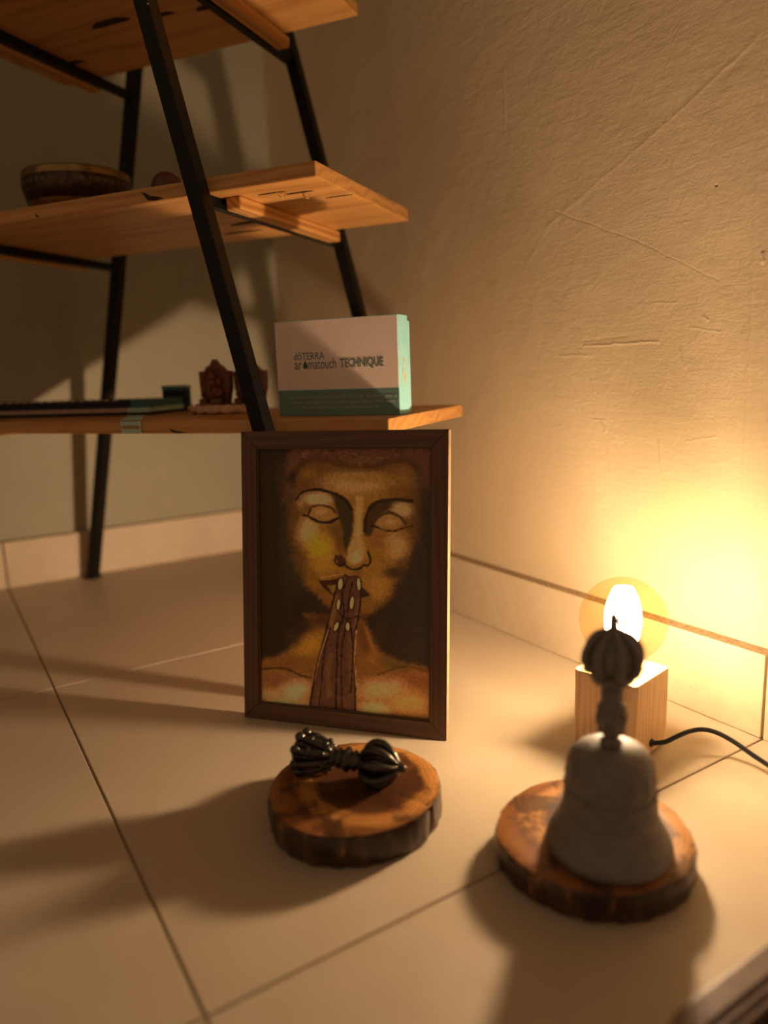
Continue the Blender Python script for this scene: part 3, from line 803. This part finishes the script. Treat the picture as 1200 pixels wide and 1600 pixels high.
    for _ in range(90):
        y = rs.uniform(880, 1370); t = (y - 850) / 530; x = rs.uniform(490 - 110 * t, 595 - 10 * t)
        ell(x, y, rs.uniform(3, 8), rs.uniform(8, 26), (112, 66, 38) if rs.rand() < .5 else (60, 30, 18), .5, .9)
    for pts, w in (([(545, 765), (525, 840), (532, 930), (505, 1010), (495, 1200), (490, 1372)], 8), ([(574, 770), (552, 870), (545, 960), (520, 1100), (518, 1372)], 6),
                   ([(510, 765), (488, 840), (468, 920), (450, 1000), (402, 1180), (365, 1382)], 7), ([(612, 775), (610, 850), (598, 940), (583, 1040), (580, 1395)], 7),
                   ([(528, 850), (515, 920), (545, 945), (590, 935)], 6), ([(470, 990), (440, 1100), (425, 1250), (410, 1370)], 6), ([(560, 960), (572, 1100), (560, 1290)], 5)):
        stroke(pts, w, (40, 20, 10), 1, 5)
    stroke([(535, 742), (556, 752), (585, 750), (612, 775)], 8, (52, 28, 14), .9, 5)
    stroke([(588, 1000), (580, 1130), (586, 1260)], 6, (176, 120, 66), .9, 6)
    stroke([(460, 1000), (420, 1120), (395, 1230)], 5, (160, 106, 58), .8, 6)
    for cx, cy, rx, ry, ro in ((517, 785, 13, 32, .12), (601, 785, 10, 34, -.05), (507, 880, 9, 30, .1), (569, 872, 11, 36, .12), (496, 983, 11, 26, .35), (549, 983, 10, 25, 0)):
        ell(cx, cy, rx + 6, ry + 8, (42, 22, 11), 1, .35, ro, .1); ell(cx, cy, rx, ry, (188, 138, 84), 1, .35, ro, .1)
    # canvas grain and pale lower hem
    img = img * (1 + .20 * (grain[..., None] - .5)) + 8 * (vnoise(3, 3)[..., None] - .5)
    img = np.clip(img, 4, 255) / 255
    lin = np.where(img <= .04045, img / 12.92, ((img + .055) / 1.055) ** 2.4)
    lin = np.clip(lin * np.array(PAINT_GAIN), 0, 1)
    x = (U * PW - .0005 + RW).ravel(); z = (V * PH - .0005 + RW).ravel()
    co = np.stack([x, np.full_like(x, .0052), z], 1)
    idx = np.arange(nx * ny).reshape(ny, nx)
    q = np.stack([idx[:-1, :-1], idx[:-1, 1:], idx[1:, 1:], idx[1:, :-1]], -1).reshape(-1, 4)
    me = bpy.data.meshes.new('painted_canvas')
    me.vertices.add(len(co)); me.vertices.foreach_set('co', co.ravel())
    me.loops.add(q.size); me.loops.foreach_set('vertex_index', q.ravel().astype(np.int32))
    me.polygons.add(len(q)); me.polygons.foreach_set('loop_start', (np.arange(len(q)) * 4).astype(np.int32))
    me.update(calc_edges=True); me.validate()
    at = me.color_attributes.new('paint', 'FLOAT_COLOR', 'POINT')
    rgba = np.ones((nx * ny, 4), np.float32); rgba[:, :3] = lin.reshape(-1, 3)
    at.data.foreach_set('color', rgba.ravel())
    N = NT('oil_paint'); a = N.n('ShaderNodeAttribute', attribute_name='paint')
    N.set(a.outputs['Color'], .6, 0, .25); N.bump(N.noise(N.coord(), 700, 2), .15, .0004)
    me.materials.append(N.m)
    link(bpy.data.objects.new('painted_canvas', me), frame)
PAINT_GAIN = (2.9, 4.3, 6.6)
painting()

# ================================================================== CUBE LAMP
LX, LY = -.1228, -1.088
lamp = thing('cube_lamp', 'oak cube table lamp with a glowing round amber bulb on the floor', 'lamp', (LX, LY, 0), .1929)
bm = MB(); hw = .0347; rc = .005
pl = []
for cx, cy, a0 in ((1, 1, 0), (-1, 1, 90), (-1, -1, 180), (1, -1, 270)):
    for k in range(5):
        a = R(a0 + k * 22.5); pl.append((cx * (hw - rc) + rc * cos(a), cy * (hw - rc) + rc * sin(a)))
cube = bm.prism(pl, .0025, .0835).build('wooden_block', M_OAK, lamp, bevel=.0007, angle=30)
for sx_ in (-1, 1):
    for sy_ in (-1, 1):
        MB().lathe([(.0045, 0), (.005, .0015), (.005, .0030)], 16, (sx_ * .026, sy_ * .026, 0)).build('rubber_foot', M_RUBBER, lamp)
MB().lathe([(.0165, .0830), (.0185, .0835), (.0188, .0872), (.0170, .0880), (.0150, .0882), (.0150, .083)], 40).build('socket_collar', plain('white_porcelain', (.8, .78, .72), .3), lamp, smooth=True)
# glass globe with a short neck
N = NT('amber_glass'); N.t.nodes.remove(N.b)
tr = N.n('ShaderNodeBsdfTransparent'); tr.inputs[0].default_value = (1.0, .90, .72, 1)
gl = N.n('ShaderNodeBsdfGlossy'); gl.inputs['Roughness'].default_value = .03
fre = N.n('ShaderNodeLayerWeight'); fre.inputs[0].default_value = .35
mx = N.n('ShaderNodeMixShader'); N.l(N.math('MULTIPLY', N.math('POWER', fre.outputs['Facing'], 2.0), .35), mx.inputs[0]); N.l(tr.outputs[0], mx.inputs[1]); N.l(gl.outputs[0], mx.inputs[2]); N.l(mx.outputs[0], N.o.inputs[0])
M_GLASS = N.m
BC, BR_ = .1352, .0432
prof = [(.0125, .0865), (.0128, .0925), (.0150, .0955)]
for k in range(3, 33):
    a = -pi / 2 + pi * k / 32
    if BC + BR_ * sin(a) > .0985: prof.append((max(.0002, BR_ * cos(a)), BC + BR_ * sin(a)))
g_ = MB().lathe(prof, 64); g_.f = g_.f[:-2]
bulb = g_.build('glass_bulb', M_GLASS, lamp, smooth=True)
MB().lathe([(.0122, .0842), (.0122, .0925), (.0105, .0945), (.004, .0975), (.0028, .118), (.0010, .121)], 24).build('bulb_stem', plain('brass_cap_and_stem', (.75, .6, .32), .3, .6), bulb, smooth=True)
N = NT('glowing_filament'); em = N.n('ShaderNodeEmission'); em.inputs[0].default_value = (1, .80, .50, 1); em.inputs[1].default_value = 72
N.l(em.outputs[0], N.o.inputs[0]); M_FIL = N.m
fl = MB()
for k in range(16):
    a = 2 * pi * k / 16; pts = []
    for t in np.linspace(0, 1, 15):
        r = .0165 * (sin(pi * (.12 + .80 * t)) ** .55); aa = a + .7 * t
        pts.append((r * cos(aa), r * sin(aa), .104 + .064 * t))
    fl.tube(pts, .0021, 6)
fl.build('filament', M_FIL, bulb, smooth=True)
ld = bpy.data.lights.new('bulb_light', 'POINT'); ld.energy = BULB_POWER; ld.color = BULB_COLOR; ld.shadow_soft_size = .016
ld.use_nodes = True; lt = ld.node_tree; le = lt.nodes['Emission']
fo = lt.nodes.new('ShaderNodeLightFalloff'); fo.inputs[0].default_value = 1.0; fo.inputs[1].default_value = BULB_SMOOTH
lt.links.new(fo.outputs[0], le.inputs[1])
lo = bpy.data.objects.new('bulb_light', ld); link(lo, lamp); lo.location = (0, 0, .137)
# cable from the block's right face, looping over the floor and out of frame
ci = (Matrix.Translation((LX, LY, 0)) @ Matrix.Rotation(.1929, 4, 'Z')).inverted()
cw = [(-.1175, -1.1215, .0135), (-.1150, -1.1260, .0140), (-.108, -1.1325, .0160), (-.0985, -1.1375, .0205), (-.0870, -1.1425, .0245), (-.0765, -1.1495, .0268), (-.0690, -1.1600, .0262), (-.0650, -1.1760, .0225), (-.0630, -1.2000, .0150), (-.0610, -1.2300, .0075), (-.057, -1.26, .0032), (-.047, -1.29, .0030), (-.030, -1.31, .0030)]
MB().tube(bez([ci @ Vector(p) for p in cw], 8), .0024, 10).build('power_cord', M_CORD, lamp, smooth=True)
gp = ci @ Vector(cw[0])
MB().tube([gp + Vector((0, .002, 0)), gp + Vector((0, -.0028, 0))], [.0042, .0040], 16).build('cord_grommet', M_RUBBER, lamp, smooth=True)
MB().tube([(-.0335, -.001, .006), (-.038, .001, .006)], .0028, 12).build('switch_stub', M_RUBBER, lamp, smooth=True)

# ================================================================== LOG SLICES
def slice_thing(label, loc, rad, th, face, bark, seed, cracks):
    o = thing('wood_slice', label, 'wood slice', loc, 0, 'varnished log slices on the floor')
    r2 = random.Random(seed); ph = [r2.uniform(0, 6.28) for _ in range(6)]
    def rr(a): return rad * (1 + .012 * sin(2 * a + ph[0]) + .010 * sin(3 * a + ph[1]) + .006 * sin(5 * a + ph[2]) + .004 * sin(11 * a + ph[3]))
    seg = 120
    b = MB(); rings = []; vs = []; fs = []
    prof = [(.965, .0004), (.992, .003), (1.0, th * .45), (.995, th * .85), (.978, th - .0012)]
    for s_, z in prof:
        for i in range(seg):
            a = 2 * pi * i / seg
            cr = 0
            for ca, cd in cracks: cr += cd * math.exp(-((((a - ca + pi) % (2 * pi)) - pi) / .018) ** 2)
            rq = rr(a) * s_ - cr + (.0006 * sin(23 * a + ph[4] + z * 120) + .0005 * sin(41 * a + ph[5]))
            vs.append((rq * cos(a), rq * sin(a), z))
    n = len(prof)
    for j in range(n - 1):
        for i in range(seg):
            k = (i + 1) % seg; fs.append((j * seg + i, j * seg + k, (j + 1) * seg + k, (j + 1) * seg + i))
    fs.append(tuple(range(seg - 1, -1, -1))); fs.append(tuple((n - 1) * seg + i for i in range(seg)))
    b.add(vs, fs); b.build('bark_side', bark, o, angle=40)
    t = MB(); vs = [(0, 0, th)]; fs = []; R_ = 14
    for j in range(1, R_ + 1):
        for i in range(seg):
            a = 2 * pi * i / seg; f = j / R_
            cr = sum(cd * .8 * math.exp(-((((a - ca + pi) % (2 * pi)) - pi) / (.016 / max(f, .3))) ** 2) * max(0, (f - .45) / .55) for ca, cd in cracks)
            z = th - (cr * .6) - (.0012 if j == R_ else 0)
            vs.append((rr(a) * .98 * f * cos(a), rr(a) * .98 * f * sin(a), z + .0002))
    for i in range(seg): fs.append((0, 1 + i, 1 + (i + 1) % seg))
    for j in range(R_ - 1):
        for i in range(seg):
            k = (i + 1) % seg; p = 1 + j * seg
            fs.append((p + i, p + seg + i, p + seg + k, p + k))
    t.add(vs, fs); t.build('cut_face', face, o, angle=50)
    return o
slice_thing('varnished round log slice carrying the small double ended ritual sceptre', (-.4125, -1.0375, 0), .0765, .030, SL1, BK1, 3, ((-1.05, .004), (-1.75, .002), (-2.4, .002)))
slice_thing('varnished round log slice carrying the dark hand bell', (-.2845, -1.1985, 0), .0768, .025, SL2, BK2, 8, ((-2.2, .002), (-.9, .001)))

# ================================================================== HAND BELL
bell = thing('hand_bell', 'dark bronze ritual hand bell standing upright in front of the lamp', 'bell', (-.2912, -1.2195, .0254))
def relief(r, z, a):
    k = 0
    if .055 < z < .071: k = .0016 * max(0, sin(a * 16)) * sin((z - .055) / .016 * pi)
    if .030 < z < .050: k = .0013 * (sin(a * 12 + z * 300) > .2) * sin((z - .030) / .020 * pi)
    if .006 < z < .016: k = .0010 * max(0, sin(a * 48))
    return r + k
bp = [(.0420, 0), (.0466, .0004), (.0474, .003), (.0468, .007), (.0450, .012), (.0418, .018), (.0386, .0240), (.0360, .0295), (.0347, .032), (.0352, .0335), (.0341, .036), (.0336, .044), (.0331, .052), (.0335, .0535), (.0327, .056), (.0322, .063), (.0314, .0695), (.0298, .0750), (.0262, .0795), (.0202, .0825), (.0115, .0842), (.0070, .0850)]
MB().lathe(bp, 96, fn=relief).build('bell_body', M_BELL, bell, smooth=True)
MB().lathe([(.0075, .0845), (.0085, .087), (.0055, .0895), (.0060, .093), (.0098, .0955), (.0085, .0985), (.0108, .102), (.0112, .108), (.0092, .112), (.0106, .1150), (.0080, .1175), (.0078, .124), (.0084, .1275), (.0072, .130), (.0092, .1325)], 40,
           fn=lambda r, z, a: r * (1 + .10 * sin(a * 8) * (.095 < z < .117))).build('handle', M_BELL, bell, smooth=True)
MB().lathe([(.0080, .1318), (.0125, .1345), (.0140, .1375), (.0125, .1405), (.0110, .1430), (.0172, .1465), (.0172, .157), (.0125, .167), (.005, .1720), (.0036, .1735), (.0034, .1850), (.0018, .1868)], 32,
           fn=lambda r, z, a: r * (1 + .12 * sin(a * 8) * (.133 < z < .142))).build('crown_core', M_BELL, bell, smooth=True)
for k in range(8):
    a = 2 * pi * k / 8 + .2
    pts = [(p.x * cos(a), p.x * sin(a), p.y) for p in bez([(.0090, .1420, 0), (.0165, .1440, 0), (.0198, .1500, 0), (.0192, .1590, 0), (.0140, .1675, 0), (.0060, .1725, 0)], 5)]
    rad = [.0022 + .0012 * sin(pi * t) for t in np.linspace(0, 1, len(pts))]
    m_ = MB().tube(pts, rad, 8); m_.ball((.0178 * cos(a), .0178 * sin(a), .1458), .0044, 10, 7)
    m_.ball((.0118 * cos(a + .39), .0118 * sin(a + .39), .1385), .0046, 10, 7)
    m_.build('crown_prong', M_BELL, bell, smooth=True)
bd = MB()
for k in range(40):
    a = 2 * pi * k / 40; bd.ball((.0334 * cos(a), .0334 * sin(a), .0500), .0016, 8, 6)
bd.build('bead_band', M_BELL, bell, smooth=True)['kind'] = 'stuff'

# ================================================================== VAJRA
vj = thing('ritual_sceptre', 'small blackened double ended ritual sceptre lying on the log slice', 'sceptre', (-.4125, -1.0265, .0302 + .0185), math.atan2(-.082, .0625))
# local x runs from the far-left crown (-) to the near-right crown (+)
def xl(prof, seg=20, fn=None):
    b = MB(); m = MB(); m.lathe(prof, seg, fn=fn)
    return [(z, x, y) for x, y, z in m.v], m.f
v_, f_ = xl([(.004, -.017), (.0075, -.0155), (.0085, -.013), (.0055, -.0115), (.0085, -.009), (.0088, -.0065), (.0060, -.005), (.0092, -.003), (.0108, 0), (.0092, .003), (.0060, .005), (.0088, .0065), (.0085, .009), (.0055, .0115), (.0085, .013), (.0075, .0155), (.004, .017)], 24, lambda r, z, a: r * (1 + .08 * sin(8 * a)))
MB().add(v_, f_).build('grip', M_VAJRA, vj, smooth=True)
for sgn in (-1, 1):
    v_, f_ = xl([(.0045, sgn * .0165), (.0105 if sgn > 0 else .0080, sgn * .030), (.0030, sgn * .045), (.0026, sgn * (.0535 if sgn > 0 else .0475)), (.0010, sgn * (.055 if sgn > 0 else .049))], 12)
    MB().add(v_, f_).build('centre_prong', M_VAJRA, vj, smooth=True)
    b = MB(); b.ball((sgn * .0525 if sgn > 0 else -.0485, 0, 0), .0036, 10, 8); b.build('tip_bead', M_VAJRA, vj, smooth=True)
    for k in range(8):
        a = 2 * pi * k / 8 + (.39 if sgn > 0 else .2)
        if sgn > 0:   # closed crown
            pr = [(.0150, .0060), (.0190, .0135), (.0255, .0178), (.0340, .0172), (.0425, .0110), (.0480, .0042)]
        else:         # open crown with blunt knobs
            pr = [(.0150, .0050), (.0190, .0085), (.0250, .0115), (.0320, .0142), (.0390, .0160), (.0440, .0172)]
        pts = [(sgn * p.x, p.y * cos(a), p.y * sin(a)) for p in bez([(x, y, 0) for x, y in pr], 5)]
        m_ = MB().tube(pts, [(.0024 if sgn > 0 else .0026) + .0016 * sin(pi * min(1, t * 1.1)) for t in np.linspace(0, 1, len(pts))], 8)
        if sgn < 0: m_.ball((-.0445, .0170 * cos(a), .0170 * sin(a)), (.0050, .0050, .0050), 12, 8); m_.ball((-.0330, .0148 * cos(a), .0148 * sin(a)), (.0030, .0045, .0045), 12, 8)
        m_.ball((sgn * .0192, .0132 * cos(a), .0132 * sin(a)), .0030, 10, 7)
        m_.build('prong', M_VAJRA, vj, smooth=True)

for k in range(5):
    a = 2 * pi * k / 5 + .6
    pts = [(-p.x, p.y * cos(a), p.y * sin(a)) for p in bez([(.016, .003, 0), (.024, .0055, 0), (.034, .0075, 0), (.0455, .0088, 0)], 4)]
    m_ = MB().tube(pts, .0030, 8); m_.ball((-.0465, .0089 * cos(a), .0089 * sin(a)), (.0046, .0044, .0044), 12, 8)
    m_.build('inner_prong', M_VAJRA, vj, smooth=True)

# ================================================================== TRAY CORNER
M_TRAY = plain('grey_brown_tray', (.16, .105, .075), .5, grain=.15, gscale=80)
M_TRAYDK = plain('dark_tray_well', (.02, .014, .011), .5)
tray = thing('ridged_tray', 'dark tray with a grey-brown ridged rim, only its corner in view at the bottom right', 'tray', (-.262, -1.444, 0))
def rrect(hx, hy, r, n=6):
    p = []
    for cx, cy, a0 in ((1, 1, 0), (-1, 1, 90), (-1, -1, 180), (1, -1, 270)):
        for k in range(n + 1):
            a = R(a0 + 90 * k / n); p.append((cx * (hx - r) + r * cos(a), cy * (hy - r) + r * sin(a)))
    return p
HX, HY = .138, .0985
MB().prism(rrect(HX, HY, .02), .0, .020).build('tray_body', M_TRAYDK, tray, bevel=.002)
def ringp(h0, h1, z0, z1, r, name, mat):
    A = rrect(*h0, r); B = rrect(*h1, r * .7); n = len(A); b = MB()
    vs = [(*p, z0) for p in A] + [(*p, z1) for p in A] + [(*p, z1) for p in B] + [(*p, z0) for p in B]; fs = []
    for i in range(n):
        j = (i + 1) % n
        for k in range(4): fs.append((k * n + i, k * n + j, ((k + 1) % 4) * n + j, ((k + 1) % 4) * n + i))
    b.add(vs, fs); return b.build(name, mat, tray, bevel=.0012, bseg=2)
ringp((HX, HY), (HX - .0150, HY - .0150), .0195, .030, .02, 'rim', M_TRAY)
ringp((HX - .0165, HY - .0165), (HX - .0205, HY - .0205), .0195, .0285, .013, 'ridge', M_TRAY)
ringp((HX - .0220, HY - .0220), (HX - .0255, HY - .0255), .0195, .027, .010, 'ridge', M_TRAY)
MB().ball((-.092, .071, .0225), (.003, .003, .002), 12, 8).build('stud', plain('pale_metal_stud', (.7, .62, .5), .25, .8), tray, smooth=True)
